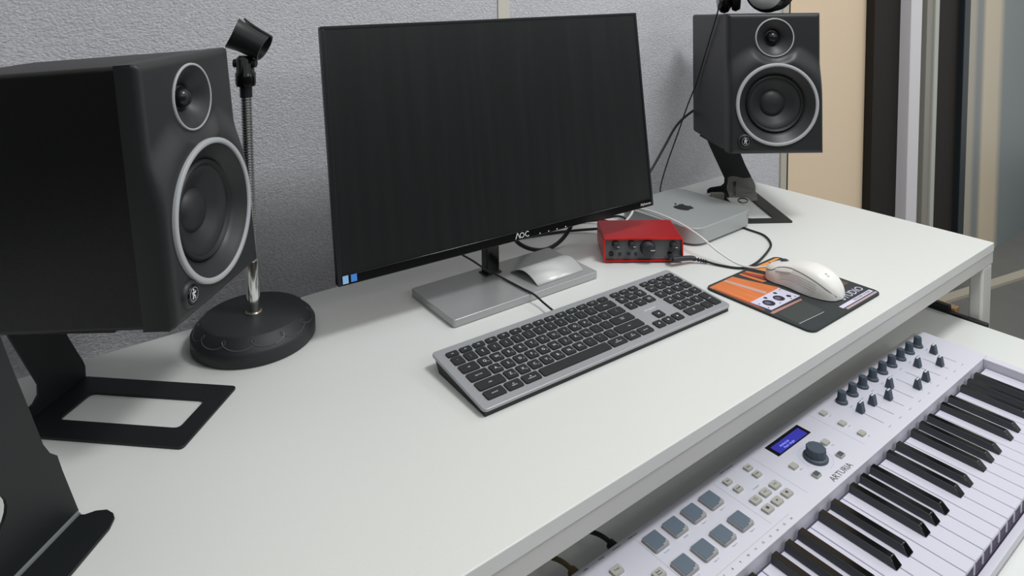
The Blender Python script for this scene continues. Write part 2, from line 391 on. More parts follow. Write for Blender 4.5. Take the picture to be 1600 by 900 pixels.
speaker_stand('black bent steel stand under the right speaker, base behind the small silver computer', (-0.079, 0.466), fR, 0.1420, 0.0520, 0.040, 0.135, 0.16)
# second bent steel stand at the left edge, with a lip in front
t = thing('bent_steel_stand', 'black bent steel stand with a rounded front lip at the lower left corner', 'stand', (-1.471, 0.284, H), (0, 0, fL))
e = [(0.0, 0.0), (0.002, 0.006), (0.017, 0.053), (0.022, 0.071), (0.030, 0.079), (0.037, 0.092), (0.041, 0.105), (0.055, 0.150), (0.064, 0.178), (0.080, 0.232)]
hole = [(0.104+0.027*math.cos(a), 0.066+0.022*math.sin(a)) for a in [2*PI*i/24 for i in range(24)]]
W2 = 0.21
left = [(0.29, 0.232), (W2, 0.0)]
bm_ = bmesh.new()
ov = [bm_.verts.new((0, -s, z)) for s, z in e + left]; hv = [bm_.verts.new((0, -s, z)) for s, z in hole]
ed = [bm_.edges.new((ov[i], ov[(i+1) % len(ov)])) for i in range(len(ov))] + [bm_.edges.new((hv[i], hv[(i+1) % len(hv)])) for i in range(len(hv))]
bmesh.ops.triangle_fill(bm_, edges=ed, use_beauty=True)
me = bpy.data.meshes.new('riser'); bm_.to_mesh(me); bm_.free(); me.materials.append(M_STAND)
r = obj('riser', me, None, t, loc=(-0.001, 0, 0.0045)); md = r.modifiers.new('solid', 'SOLIDIFY'); md.thickness = ST; md.offset = 0
bend = B()
prof = [(-0.0025, 0.0055), (-0.0022, 0.0030), (-0.0005, 0.0008), (0.0025, 0.0), (0.0035, 0.003), (0.0015, 0.0036), (0.0006, 0.0055)]
n = len(prof)
for s in (0.001, W2): bend.v += [(x, -s, z) for x, z in prof]
bend.f += [(i, (i+1) % n, n+(i+1) % n, n+i) for i in range(n)] + [tuple(range(n)), tuple(range(2*n-1, n-1, -1))]
obj('bend', bend, mat('painted_bend_highlight', (120, 123, 126), 0.28, 0.3), t)  # fillet highlight along the bend, given as a paler colour
lip = [(0.002, 0.0005), (0.0015, 0.006), (-0.004, 0.013), (-0.0065, 0.023), (-0.003, 0.032), (0.002, 0.037), (0.014, 0.041), (0.067, 0.043), (W2, 0.043), (W2, 0.0005)]
obj('lip', B().prism([(f_, -s_) for s_, f_ in lip], 0, ST), M_STAND, t, loc=(0.002, 0, 0), bevel=0.0006, seg=1)

# ------------------------------------------------------------------ monitor
mon = thing('computer_monitor', 'wide black computer monitor on a flat silver base', 'monitor', (-0.8504, 0.4267, H), (0, 0, -0.0227))
inv = (Matrix.Translation((-0.8504, 0.4267, H)) @ rzm(-0.0227)).inverted()
MW, MH = 0.612, 0.365
face = inv @ (Matrix.Translation((-0.841, 0.4242, 0.2668+H)) @ rzm(-0.0585) @ Matrix.Rotation(-0.131, 4, 'X'))
def mpart(name, b, m, parent=mon, extra=Matrix.Identity(4), **k):
    o = obj(name, b, m, parent, **k)
    o.matrix_basis = (face if parent is mon else Matrix.Identity(4)) @ extra
    return o
hs = B().bb(-MW/2, MW/2, 0.0035, 0.014, -MH/2, MH/2)
house = mpart('housing', hs, M_GLOSSB, bevel=0.002)
bk = B(); bk.add([(-0.27, 0.014, -0.15), (0.27, 0.014, -0.15), (0.27, 0.014, 0.15), (-0.27, 0.014, 0.15), (-0.16, 0.042, -0.12), (0.16, 0.042, -0.12), (0.16, 0.042, 0.08), (-0.16, 0.042, 0.08)],
                 [(0,1,2,3),(7,6,5,4),(0,4,5,1),(1,5,6,2),(2,6,7,3),(3,7,4,0)])
mpart('back_shell', bk, M_RUB, bevel=0.004)
fr = B()
fr.bb(-MW/2, MW/2, 0, 0.0034, MH/2-0.0045, MH/2); fr.bb(-MW/2, -MW/2+0.0055, 0, 0.0034, -MH/2, MH/2-0.0046); fr.bb(MW/2-0.0045, MW/2, 0, 0.0034, -MH/2, MH/2-0.0046)
mpart('bezel', fr, mat('bezel_black', (30, 33, 36), 0.3), bevel=0.0006)
lb = mpart('lower_bezel', B().bb(-MW/2+0.0056, MW/2-0.0046, -0.0005, 0.0034, -MH/2, -0.1685), M_GLOSSB, bevel=0.0009)
def screen_mat():
    m = mat('matte_black_screen', (18, 20, 21), 0.42, spec=0.5); nt = m.node_tree; b = nt.nodes['Principled BSDF']
    tc = nt.nodes.new('ShaderNodeTexCoord'); mp = nt.nodes.new('ShaderNodeMapping'); mp.inputs['Scale'].default_value = (60, 1, 3)
    n = nt.nodes.new('ShaderNodeTexNoise'); n.inputs['Scale'].default_value = 1.0; n.inputs['Detail'].default_value = 5
    rp = nt.nodes.new('ShaderNodeValToRGB'); rp.color_ramp.elements[0].position = 0.42; rp.color_ramp.elements[1].position = 0.8
    rp.color_ramp.elements[0].color = (*lin((15, 17, 18)), 1); rp.color_ramp.elements[1].color = (*lin((24, 27, 28)), 1)
    nt.links.new(tc.outputs['Object'], mp.inputs[0]); nt.links.new(mp.outputs[0], n.inputs['Vector']); nt.links.new(n.outputs['Fac'], rp.inputs[0]); nt.links.new(rp.outputs[0], b.inputs['Base Color'])
    return m
mpart('screen', B().bb(-MW/2+0.0056, MW/2-0.0046, 0.0012, 0.0034, -0.1684, MH/2-0.0046), screen_mat())
TR = Matrix.Rotation(PI/2, 4, 'X')
def mtext(s, size, x, z, m, align='CENTER', sx=1.0):
    o = text('lettering', s, size, m, lb, (0, 0, 0), align=align); o.matrix_basis = Matrix.Translation((x, -0.0007, z)) @ TR @ Matrix.Diagonal((sx, 1, 1, 1)); return o
mtext('\u039b', 0.0128, -0.0040, -0.1758, M_LEG, sx=1.2); mtext('OC', 0.0128, 0.0092, -0.1758, M_LEG, sx=1.0)
mtext('Alphascan', 0.0066, 0.2855, -0.1762, M_LEG)
for x in (0.0406, 0.0587, 0.0764, 0.095):
    mpart('indicator_mark', B().bb(x-0.001, x+0.001, -0.0009, -0.0006, -0.1805, -0.179), M_LEG, lb)
M_ST1 = mat('pale_blue_sticker', (150, 196, 240), 0.5); M_ST2 = mat('blue_sticker', (72, 140, 226), 0.5)
s1 = mpart('sticker', B().bb(-0.2998, -0.2915, -0.0009, -0.0006, -0.1800, -0.1690), M_ST1, lb)
s2 = mpart('sticker', B().bb(-0.2878, -0.2790, -0.0009, -0.0006, -0.1795, -0.1695), M_ST2, lb)
o = mpart('neck', B().bb(-0.0125, 0.0125, -0.009, 0.010, 0.0126, 0.17), M_GLOSSB, mon, bevel=0.002); o.matrix_basis = Matrix.Translation((-0.0060, 0.0395, 0))
o = mpart('neck_foot', B().bb(-0.0165, 0.0165, -0.0105, 0.0125, 0.0126, 0.0150), M_GLOSSB, mon, bevel=0.001); o.matrix_basis = Matrix.Translation((-0.0060, 0.0395, 0))
obj('base_plate', B().prism(rrect(0.2873, 0.134, 0.004, 3), 0.001, 0.0125), mat('brushed_base', (170, 171, 171), 0.3, 0.4, var=0.08, vscale=5), mon, bevel=0.0008)
obj('base_pad', B().prism(rrect(0.27, 0.12, 0.004, 3), 0, 0.001), M_RUB, mon)
# curled sheet on the base
cs = B(); nU, nV = 12, 2
for k in range(nU+1):
    u = k/nU; y = 0.445-0.071*u; z = 0.0130 + 0.0135*math.sin(PI*min(1, u*1.02))**0.9 if 0 < k < nU else 0.0130
    for j in range(nV+1): cs.v.append((-0.829+0.101*j/nV + (0.003*u), y, z))
for k in range(nU):
    for j in range(nV): a = k*(nV+1)+j; cs.f.append((a, a+1, a+nV+2, a+nV+1))
o = obj('curled_sheet', cs, mat('silver_film', (214, 214, 212), 0.3, 0.25), loc=(0, 0, H)); tag(o, 'curled silvery sheet lying on the monitor base', 'sheet')
md = o.modifiers.new('solid', 'SOLIDIFY'); md.thickness = 0.0005; md.offset = 1

# ------------------------------------------------------------------ computer keyboard
kt = math.radians(4.744)
kb = thing('computer_keyboard', 'silver full-size computer keyboard with black keys', 'keyboard', (-0.853, 0.2187, H), (0, 0, -0.0407))
KW, KD = 0.4493, 0.1302
KM = Matrix.Translation((0, 0, 0.0160)) @ Matrix.Rotation(kt, 4, 'X')
pl = obj('top_plate', B().prism(rrect(KW, KD/math.cos(kt), 0.006, 4), -0.0040, 0), mat('space_silver', (168, 170, 174), 0.38, 0.3), kb, bevel=0.0008); pl.matrix_basis = KM
bs = B()
zb = lambda y: 0.0160 + y*math.tan(kt) - 0.0042
x0, x1, y0, y1 = -KW/2+0.003, KW/2-0.003, -KD/2+0.003, KD/2-0.004
bs.add([(x0, y0, 0), (x1, y0, 0), (x1, y1-0.012, 0), (x0, y1-0.012, 0), (x0, y0, zb(y0)), (x1, y0, zb(y0)), (x1, y1, zb(y1)), (x0, y1, zb(y1))], [(0,3,2,1),(4,5,6,7),(0,1,5,4),(1,2,6,5),(2,3,7,6),(3,0,4,7)])
obj('bottom_shell', bs, M_BTM, kb)
KC = {}
def key(xc, yc, w, h, leg=None, sub=None, size=0.0046, off=(0, 0)):
    k = (round(w, 4), round(h, 4))
    if k not in KC:
        KC[k] = B().prism(rrect(w, h, 0.0022, 3), -0.0005, 0.0019, inset=(1-0.0012/w, 1-0.0012/h)).mesh('key', 35)
    o = obj('key', KC[k], M_KEYC, kb); o.matrix_basis = KM @ Matrix.Translation((xc, yc, 0))
    if leg: text('legend', leg, size, M_LEG, o, (off[0], off[1], 0.00195))
    if sub: text('legend', sub, size*0.75, M_LEGD, o, (off[0]+0.0042, off[1]-0.0030, 0.00195))
U = 0.2845/15; GX = 0.0024; X0 = -0.2128
rowtop = [0.0526, 0.0398, 0.0203, 0.0008, -0.0187, -0.0382]; rowh = [0.0108, 0.0168, 0.0168, 0.0168, 0.0168, 0.0158]
def row(i, items, x=X0, u=U):
    for it in items:
        leg, wd, *r = it if isinstance(it, tuple) else (it, 1)
        sub = r[0] if r else None; w = wd*u
        long = len(leg) > 2
        two = '\n' in leg
        key(x+w/2, rowtop[i]-rowh[i]/2, w-GX, rowh[i], leg or None, sub, 0.0030 if (long or two) else (0.0036 if i == 0 else 0.0062))
        x += w
HG = dict(zip('QWERTYUIOPASDFGHJKLZXCVBNM', 'ㅂㅈㄷㄱㅅㅛㅕㅑㅐㅔㅁㄴㅇㄹㅎㅗㅓㅏㅣㅋㅌㅊㅍㅠㅜㅡ'))
L = lambda s: [(c, 1, HG[c]) for c in s]
row(0, [('esc', 1)] + [('F%d' % k, 1) for k in range(1, 13)] + [('\u2013', 1)], u=0.2845/14)
row(1, [('~\n`', 1)] + [('%s\n%s' % (a, b_), 1) for a, b_ in zip('!@#$%^&*()_+', '1234567890-=')] + [('delete', 2)])
row(2, [('tab', 1.5)] + L('QWERTYUIOP') + [('{\n[', 1), ('}\n]', 1), ('|\n\\', 1.5)])
row(3, [('caps lock', 1.75)] + L('ASDFGHJKL') + [(':\n;', 1), ('"\n\'', 1), ('return\nenter', 2.25)])
row(4, [('shift', 2.25)] + L('ZXCVBNM') + [('<\n,', 1), ('>\n.', 1), ('?\n/', 1), ('shift', 2.75)])
for a, b_, s_ in ((-0.2128, -0.1820, 'control'), (-0.1820, -0.1563, 'alt\noption'), (-0.1563, -0.1284, '\u2318\ncommand'), (-0.1284, -0.0098, ''), (-0.0098, 0.0205, '\u2318\ncommand'), (0.0205, 0.0455, 'alt\noption'), (0.0455, 0.0717, 'control')):
    key((a+b_)/2, rowtop[5]-rowh[5]/2, b_-a-GX, rowh[5], s_ or None, None, 0.0030)
NU = 0.0193
for i, r_ in enumerate([('F13', 'F14', 'F15'), ('fn', 'home', 'page\nup'), ('del', 'end', 'page\ndown')]): row(i, [(q, 1) for q in r_], 0.0780, NU)
for q, xx, yy in (('\u25b2', 0.1070, -0.0262), ('\u25c0', 0.0877, -0.0457), ('\u25bc', 0.1070, -0.0457), ('\u25b6', 0.1263, -0.0457)): key(xx, yy, 0.0168, 0.0160, q, None, 0.0040)
PU = 0.0190; PX = 0.1428
row(0, [('F%d' % k, 1) for k in range(16, 20)], PX, PU)
row(1, [('clear', 1), ('=', 1), ('/', 1), ('*', 1)], PX, PU)
row(2, [('7', 1), ('8', 1), ('9', 1), ('\u2013', 1)], PX, PU)
row(3, [('4', 1), ('5', 1), ('6', 1), ('+', 1)], PX, PU)
row(4, [('1', 1), ('2', 1), ('3', 1)], PX, PU)
row(5, [('0', 2), ('.', 1)], PX, PU)
key(PX+3.5*PU, (rowtop[4]+rowtop[5]-rowh[5])/2, PU-GX, rowtop[4]-rowtop[5]+rowh[5], 'enter', None, 0.0030)
text('lettering', 'altropower', 0.0052, M_LEG, kb, (0, 0, 0)).matrix_basis = KM @ Matrix.Translation((0.107, -0.0085, 0.0001))
kbi = (Matrix.Translation((-0.853, 0.2187, H)) @ rzm(-0.0407)).inverted()
obj('cable', B().tube([kbi @ Vector((x, y, z+H)) for x, y, z in ((-0.985, 0.470, 0.120), (-0.960, 0.455, 0.096), (-0.938, 0.444, 0.077), (-0.910, 0.441, 0.056), (-0.882, 0.440, 0.033), (-0.858, 0.436, 0.0165), (-0.854, 0.381, 0.0150), (-0.852, 0.353, 0.0145), (-0.854, 0.325, 0.011), (-0.866, 0.279, 0.0145))], 0.0017), M_BCABLE, kb)

# ------------------------------------------------------------------ small silver computer
mm = thing('mini_computer', 'flat square silver computer with a black apple emblem beside the red box', 'computer', (-0.3775, 0.4356, H), (0, 0, 0.0295))
obj('foot', B().lathe([(0.082, 0), (0.084, 0.002), (0.084, 0.0045)], 40), M_RUB, mm)
obj('body', B().prism(rrect(0.197, 0.197, 0.030, 10), 0.0046, 0.036), M_ALUM, mm, bevel=0.0012)
ap = [(0, 0.0130), (0.004, 0.0150), (0.0085, 0.0158), (0.013, 0.0145), (0.0163, 0.0115), (0.0140, 0.0085), (0.0128, 0.0040), (0.0135, -0.0005), (0.0160, -0.0040), (0.0188, -0.0058),
      (0.0165, -0.0090), (0.0135, -0.0165), (0.0105, -0.0195), (0.0070, -0.0205), (0.0035, -0.0192), (0, -0.0185), (-0.0035, -0.0192), (-0.0070, -0.0205), (-0.0110, -0.0190), (-0.0150, -0.0140), (-0.0180, -0.0070), (-0.0190, 0.0005), (-0.0178, 0.0080), (-0.0140, 0.0135), (-0.0090, 0.0158), (-0.0040, 0.0150)]
leaf = [(0.0002, 0.0170), (0.0010, 0.0215), (0.0042, 0.0255), (0.0085, 0.0272), (0.0080, 0.0230), (0.0050, 0.0188)]
obj('emblem', B().prism([(x-0.006, y+0.002) for x, y in ap], 0.036, 0.0362).prism([(x-0.006, y+0.002) for x, y in leaf], 0.036, 0.0362), M_GLOSSB, mm)
obj('status_light', B().lathe([(0.001, 0), (0.001, 0.0004), (0, 0.0005)], 10, FY(0.076, -0.0984, 0.026), False), M_PRINT, mm)

# ------------------------------------------------------------------ red audio interface
rb = thing('audio_interface', 'small red metal audio interface box with grey front and black knobs', 'audio interface', (-0.5702, 0.3897, H), (0, 0, -0.6511))
RW, RD = 0.1435, 0.096
sh = B(); n0 = rrect(RW, 0.0425, 0.004, 3, 0, 0.02425); n1 = rrect(RW-0.005, 0.0375, 0.003, 3, 0, 0.02425); k = len(n0)
sh.v += [(x, -RD/2, z) for x, z in n0] + [(x, RD/2, z) for x, z in n0] + [(x, -RD/2, z) for x, z in n1] + [(x, RD/2, z) for x, z in n1]
for i in range(k):
    j = (i+1) % k
    sh.f += [(i, j, k+j, k+i), (2*k+i, 3*k+i, 3*k+j, 2*k+j), (i, 2*k+i, 2*k+j, j), (k+i, k+j, 3*k+j, 3*k+i)]
obj('shell', sh, M_RED, rb)
rim = B(); rim.v += [(x, -RD/2-0.0006, z) for x, z in rrect(RW-0.0004, 0.0421, 0.004, 3, 0, 0.02425)] + [(x, -RD/2-0.0006, z) for x, z in n1] + [(x, -RD/2+0.002, z) for x, z in rrect(RW+0.0004, 0.0429, 0.004, 3, 0, 0.02425)]
for i in range(k):
    j = (i+1) % k; rim.f += [(i, j, k+j, k+i), (i, 2*k+i, 2*k+j, j)]
obj('rim', rim, M_REDL, rb)
fp = obj('faceplate', B().bb(-RW/2+0.0026, RW/2-0.0026, -RD/2+0.004, -RD/2+0.006, 0.0056, 0.0429), M_FACE, rb)
obj('rear_plate', B().bb(-RW/2+0.0026, RW/2-0.0026, RD/2-0.006, RD/2-0.004, 0.0056, 0.0429), M_RUB, rb)
for sx in (-1, 1):
    for sy in (-1, 1): obj('foot', B().bb(sx*0.055-0.006, sx*0.055+0.006, sy*0.036-0.005, sy*0.036+0.005, 0, 0.003), M_RUB, rb)
fy = -RD/2+0.004
def rknob(x, z, r, l, m=M_DARK):
    o = obj('knob', B().lathe([(r*1.08, 0), (r*1.08, 0.002), (r, 0.003), (r*0.93, l-0.001), (r*0.85, l), (0, l)], 28, FY(x, fy, z), False), m, rb, smooth=50)
    obj('pointer', B().bb(x+r*0.25, x+r*0.85, fy-l-0.0003, fy-l+0.0001, z-0.0006, z+0.0006), M_LEG, o)
rknob(-0.0500, 0.0340, 0.0060, 0.014); rknob(-0.0210, 0.0340, 0.0060, 0.014); rknob(0.0080, 0.0270, 0.0130, 0.014); rknob(0.0540, 0.0320, 0.0062, 0.014)
for x in (-0.0418, -0.0262, -0.0129): obj('button', B().lathe([(0.0030, 0), (0.0030, 0.0012), (0.0024, 0.0016), (0, 0.0016)], 16, FY(x, fy, 0.0158), False), M_DARK, rb)
obj('instrument_jack', B().lathe([(0.0045, 0), (0.0045, 0.001), (0.0032, 0.0012), (0.0030, -0.0), (0, 0.0002)], 20, FY(-0.0576, fy, 0.0160), False), M_GLOSSB, rb)
obj('headphone_jack', B().lathe([(0.0045, 0), (0.0045, 0.001), (0.0032, 0.0012), (0.0030, -0.0), (0, 0.0002)], 20, FY(0.0480, fy, 0.0150), False), M_GLOSSB, rb)
for x, s_ in ((-0.0418, 'INST'), (-0.0262, 'AIR'), (-0.0129, '48V')):
    text('lettering', s_, 0.0026, M_LEGD, fp, (x, fy-0.0001, 0.0208), (PI/2, 0, 0))
text('lettering', 'Focusrite', 0.0042, M_LEGD, fp, (0.030, fy-0.0001, 0.0085), (PI/2, 0, 0))
# plug and black audio cable
rbm = Matrix.Translation((-0.5702, 0.3897, H)) @ rzm(-0.6511)
pj = rbm @ Vector((0.048, -RD/2-0.0075, 0.015)); pc = rbm @ Vector((0.048, -RD/2-0.018, 0.014))
ac = thing('audio_cable', 'black headphone cable with angled plug in the red box front', 'cable', (pc.x, pc.y, H))
lo = lambda p: (p[0]-pc.x, p[1]-pc.y, p[2] if p[2] < 0.3 else p[2]-H)
js = rbm @ Vector((0.048, -RD/2+0.0015, 0.015))
obj('plug', B().tube([lo(js), lo(pj), lo(pc)], lambda t_: 0.0030 if t_ < 0.3 else 0.0052, 12, 1).tube([lo(pc), lo((-0.535, 0.2985, 0.010+H)), lo((-0.528, 0.294, 0.008+H))], 0.0046, 12, 3), M_DARK, ac)
obj('strain_relief', B().tube([lo((-0.528, 0.294, 0.008+H)), lo((-0.519, 0.285, 0.0055+H)), lo((-0.513, 0.278, 0.004+H))], lambda t_: 0.0030+0.0010*math.sin(t_*32), 10, 12), M_DARK, ac)
obj('cord', B().tube([lo(p) for p in ((-0.513, 0.278, 0.004), (-0.505, 0.258, 0.0024), (-0.492, 0.233, 0.0024), (-0.474, 0.222, 0.0024), (-0.437, 0.2245, 0.0024), (-0.381, 0.241, 0.0024), (-0.343, 0.259, 0.0024), (-0.315, 0.292, 0.0024), (-0.311, 0.328, 0.0022), (-0.309, 0.350, 0.0022))], 0.0021), M_BCABLE, ac)

# ------------------------------------------------------------------ mouse pad and mouse
mp_ = thing('mouse_pad', 'dark mouse pad printed with orange streaks and a picture of a device', 'mouse pad', (-0.495, 0.124, H))
pw, pd = 0.208, 0.188
obj('cloth', B().prism(rrect(pw, pd, 0.012, 5), 0, 0.003), M_PADC, mp_, bevel=0.0008)
bd = B(); a_ = rrect(pw, pd, 0.012, 5); c_ = rrect(pw-0.008, pd-0.008, 0.009, 5); n = len(a_)
bd.v += [(x, y, 0.0031) for x, y in a_] + [(x, y, 0.0031) for x, y in c_]; bd.f += [(i, (i+1) % n, n+(i+1) % n, n+i) for i in range(n)]
obj('stitched_border', bd, mat('border_stitch', (44, 54, 54), 0.8, bump=0.4, bscale=900), mp_)
def pr(name, pts, m, z=0.00312):
    return obj(name, B().prism([(min(max(x+0.495, -pw/2+0.004), pw/2-0.004), min(max(y-0.124, -pd/2+0.004), pd/2-0.004)) for x, y in pts], z-0.0001, z), m, mp_)
M_OR = mat('orange_print', (208, 118, 66), 0.8, var=0.35, vscale=26, stretch=(4, 0.35, 1)); M_OR2 = mat('amber_print', (222, 148, 72), 0.8, var=0.1)
M_ORD = mat('rust_print', (150, 78, 52), 0.8); M_REDP = mat('red_glow_print', (168, 62, 44), 0.8, var=0.5, vscale=60, stretch=(1, 0.3, 1)); M_LAV = mat('lavender_print', (206, 202, 222), 0.8)
M_DKP = mat('near_black_print', (38, 38, 44), 0.8)
pr('print_wood', [(-0.594, 0.213), (-0.529, 0.214), (-0.504, 0.140), (-0.588, 0.136), (-0.592, 0.111), (-0.598, 0.114)], M_OR)
pr('print_wood_edge', [(-0.5985, 0.205), (-0.592, 0.205), (-0.588, 0.138), (-0.592, 0.112), (-0.598, 0.114)], M_ORD, 0.00318)
pr('print_streak', [(-0.556, 0.213), (-0.549, 0.213), (-0.535, 0.145), (-0.544, 0.142)], mat('mauve_print', (190, 158, 152), 0.8), 0.00318)
pr('print_amber', [(-0.473, 0.213), (-0.427, 0.213), (-0.435, 0.193), (-0.466, 0.190)], M_OR2)
pr('print_amber', [(-0.427, 0.213), (-0.400, 0.213), (-0.395, 0.208), (-0.425, 0.206)], M_OR2)
for ax_, bx_, m_ in ((-0.492, -0.478, M_OR), (-0.500, -0.489, M_REDP), (-0.509, -0.503, M_OR)): pr('print_glow', [(ax_-0.004, 0.212), (ax_+0.002, 0.213), (bx_+0.004, 0.168), (bx_-0.005, 0.170)], m_)
pr('print_device', [(-0.588, 0.140), (-0.507, 0.141), (-0.506, 0.104), (-0.585, 0.105)], M_LAV, 0.00320)
pr('print_device_edge', [(-0.5895, 0.140), (-0.588, 0.140), (-0.585, 0.105), (-0.5865, 0.104)], mat('blue_edge_print', (74, 84, 130), 0.8), 0.00322)
def disc(x, y, r, m=M_DKP, z=0.00326): pr('print_knob', [(x+r*math.cos(2*PI*i/18), y+r*math.sin(2*PI*i/18)) for i in range(18)], m, z)
disc(-0.567, 0.121, 0.0098); disc(-0.540, 0.1205, 0.0092); disc(-0.521, 0.115, 0.0040); disc(-0.5685, 0.122, 0.0050, mat('slate_print', (92, 96, 120), 0.8), 0.0033); disc(-0.5415, 0.1215, 0.0046, MATS['slate_print'], 0.0033)
for q in ((-0.556, 0.134, 0.0032), (-0.529, 0.134, 0.0032), (-0.582, 0.128, 0.0014), (-0.582, 0.112, 0.0014), (-0.553, 0.110, 0.0014), (-0.526, 0.108, 0.0014), (-0.512, 0.136, 0.0014), (-0.514, 0.108, 0.0014)): disc(*q)
pr('print_line', [(-0.599, 0.101), (-0.587, 0.102), (-0.514, 0.098), (-0.517, 0.0945), (-0.593, 0.0965)], mat('rose_print', (176, 128, 118), 0.8))
pr('print_panel', [(-0.588, 0.0935), (-0.517, 0.0935), (-0.524, 0.056), (-0.591, 0.057)], mat('dark_teal_print', (62, 66, 64), 0.85))
pr('print_line', [(-0.590, 0.0570), (-0.527, 0.0535), (-0.528, 0.0522), (-0.591, 0.0555)], M_PRINTL, 0.00320)
pr('print_label', [(-0.494, 0.0475), (-0.398, 0.0475), (-0.398, 0.0405), (-0.494, 0.0405)], M_LAV)
pr('print_bar', [(-0.491, 0.0385), (-0.396, 0.0385), (-0.396, 0.0345), (-0.491, 0.0345)], mat('pink_grey_print', (178, 156, 160), 0.8))
pr('print_box', [(-0.420, 0.097), (-0.399, 0.097), (-0.399, 0.080), (-0.420, 0.080)], mat('brown_print', (98, 78, 66), 0.8))
text('lettering', 'STUDIO', 0.0185, M_LAV, mp_, (0.0945, -0.0655, 0.0032), align='RIGHT')
text('lettering', 'THE SOUND OF MUSIC', 0.0052, M_PRINT, mp_, (0.094, -0.0800, 0.0032), align='RIGHT')
# mouse: lofted shell, front towards +y
ms = thing('computer_mouse', 'white ergonomic wired mouse on the printed mouse pad', 'mouse', (-0.468, 0.119, H+0.0032))
LM = 0.128
def msec(t):
    y = -LM/2 + LM*t; e_ = abs(2*t-1)
    k_ = (max(0, 1-e_**2.9)**0.42) if t < 0.5 else (max(0, 1-e_**5.5)**0.5)
    wl = 0.0010+0.0320*k_ - 0.0042*math.exp(-((t-0.62)/0.16)**2)
    wr = 0.0010+0.0315*k_ - 0.0030*math.exp(-((t-0.58)/0.18)**2)
    if t < 0.40: h = 0.0400*(max(0, 1-((0.40-t)/0.40)**2.3)**0.55)
    else: h = 0.0400-0.0215*((t-0.40)/0.60)**1.5
    if t > 0.93: h *= 1-0.45*((t-0.93)/0.07)**2
    return y, wl, wr, max(h, 0.002)
def mpt(t, a):
    """a in 0..1 from the bottom left edge over the top to the bottom right edge"""
    y, wl, wr, h = msec(t); th = PI*(1-a)
    c, s_ = math.cos(th), math.sin(th); w_ = wl if c < 0 else wr
    tilt = 0.0025*(-c)
    return Vector((w_*math.copysign(abs(c)**0.62, c), y, 0.0015 + h*abs(s_)**0.72 + tilt*s_))
mb = B(); NT, NA = 40, 28
for i in range(NT+1):
    for j in range(NA+1): mb.v.append(tuple(mpt(i/NT, j/NA)))
for i in range(NT):
    for j in range(NA): a = i*(NA+1)+j; mb.f.append((a, a+1, a+NA+2, a+NA+1))
for i in range(NT): mb.f.append((i*(NA+1), (i+1)*(NA+1), (i+1)*(NA+1)+NA, i*(NA+1)+NA))
mb.f.append(tuple(range(NA, -1, -1))); mb.f.append(tuple(NT*(NA+1)+j for j in range(NA+1)))
obj('shell', mb, M_WHITEP, ms, smooth=60)
M_SEAM = mat('seam_grey', (112, 108, 104), 0.6)
seam = [(1.0, 0.20), (0.93, 0.20), (0.84, 0.205), (0.80, 0.235), (0.76, 0.285), (0.68, 0.305), (0.58, 0.295), (0.48, 0.265), (0.36, 0.235), (0.22, 0.20), (0.10, 0.16), (0.02, 0.12)]
obj('seam', B().tube([mpt(t_, a_*0.92) for t_, a_ in seam], 0.0007, 5, 5), M_SEAM, ms)
sb = B()
for i in range(9):
    t_ = 0.56+0.23*i/8
    for j in range(4):
        k_ = 0.19+0.065*j/3; p = mpt(t_, k_); ed_ = 0.0026*math.sin(PI*min(1, max(0, i/8)))**0.5
        sb.v.append((p.x-ed_, p.y, p.z))
for i in range(8):
    for j in range(3): a = i*4+j; sb.f.append((a, a+1, a+5, a+4))
obj('side_button', sb, M_WHITEP, ms)
for q in range(4):
    obj('grip_line', B().tube([mpt(t_, 0.135-0.03*q+0.03*math.sin(PI*(0.8-t_)/0.6)) for t_ in [0.22+0.055*i for i in range(10)]], 0.0004, 4, 2), mat('faint_seam', (176, 172, 168), 0.6), ms)
obj('scroll_wheel', B().lathe([(0.008, -0.003), (0.009, -0.002), (0.009, 0.002), (0.008, 0.003)], 24, Matrix.Translation((0, 0.034, mpt(0.765, 0.5).z-0.0055)) @ Matrix.Rotation(PI/2, 4, 'Y')), M_SLATE, ms)
p0 = mpt(0.13, 0.46); p1 = mpt(0.20, 0.46); tl = math.atan2(p1.z-p0.z, p1.y-p0.y)
o = text('emblem', '\u03a3', 0.0085, M_PRINT, ms, (p0.x, (p0.y+p1.y)/2, (p0.z+p1.z)/2+0.0004), (tl, 0, 0))
obj('cable', B().tube([(0, 0.0615, 0.012), (-0.005, 0.072, 0.0095), (-0.012, 0.090, 0.0045), (-0.020, 0.115, 0.006), (-0.026, 0.150, 0.018), (-0.026, 0.195, 0.036), (-0.004, 0.266, 0.0375), (0.002, 0.348, 0.0370), (0.0, 0.42, 0.022), (-0.02, 0.47, 0.006)], lambda t_: 0.0028-0.0009*min(1, t_*9), 8, 8), M_WCABLE, ms)

# ------------------------------------------------------------------ microphone stand
mc = thing('microphone_stand', 'chrome gooseneck microphone stand with round black base and empty clip', 'microphone stand', (-1.235, 0.519, H))
base = obj('base', B().lathe([(0.0, 0), (0.082, 0), (0.0845, 0.003), (0.0845, 0.019), (0.083, 0.0215), (0.0700, 0.0360), (0.0675, 0.0375), (0, 0.0385)], 72), mat('black_cast_base', (42, 44, 46), 0.5, bump=0.2, bscale=700), mc)
wv = B(); NW = 12
for q in range(NW):
    pts = []
    for k in range(19):
        t_ = k/18*1.12; a = 2*PI*(q+t_+0.26*math.sin(2*PI*t_+0.5))/NW; hgt = 0.5+0.33*math.sin(2*PI*t_-1.2)
        R_ = 0.083-(0.083-0.0700)*hgt; z_ = 0.0215+(0.0360-0.0215)*hgt
        pts.append(((R_+0.0002)*math.cos(a), (R_+0.0002)*math.sin(a), z_))
    wv.tube(pts, 0.0009, 4, 1)
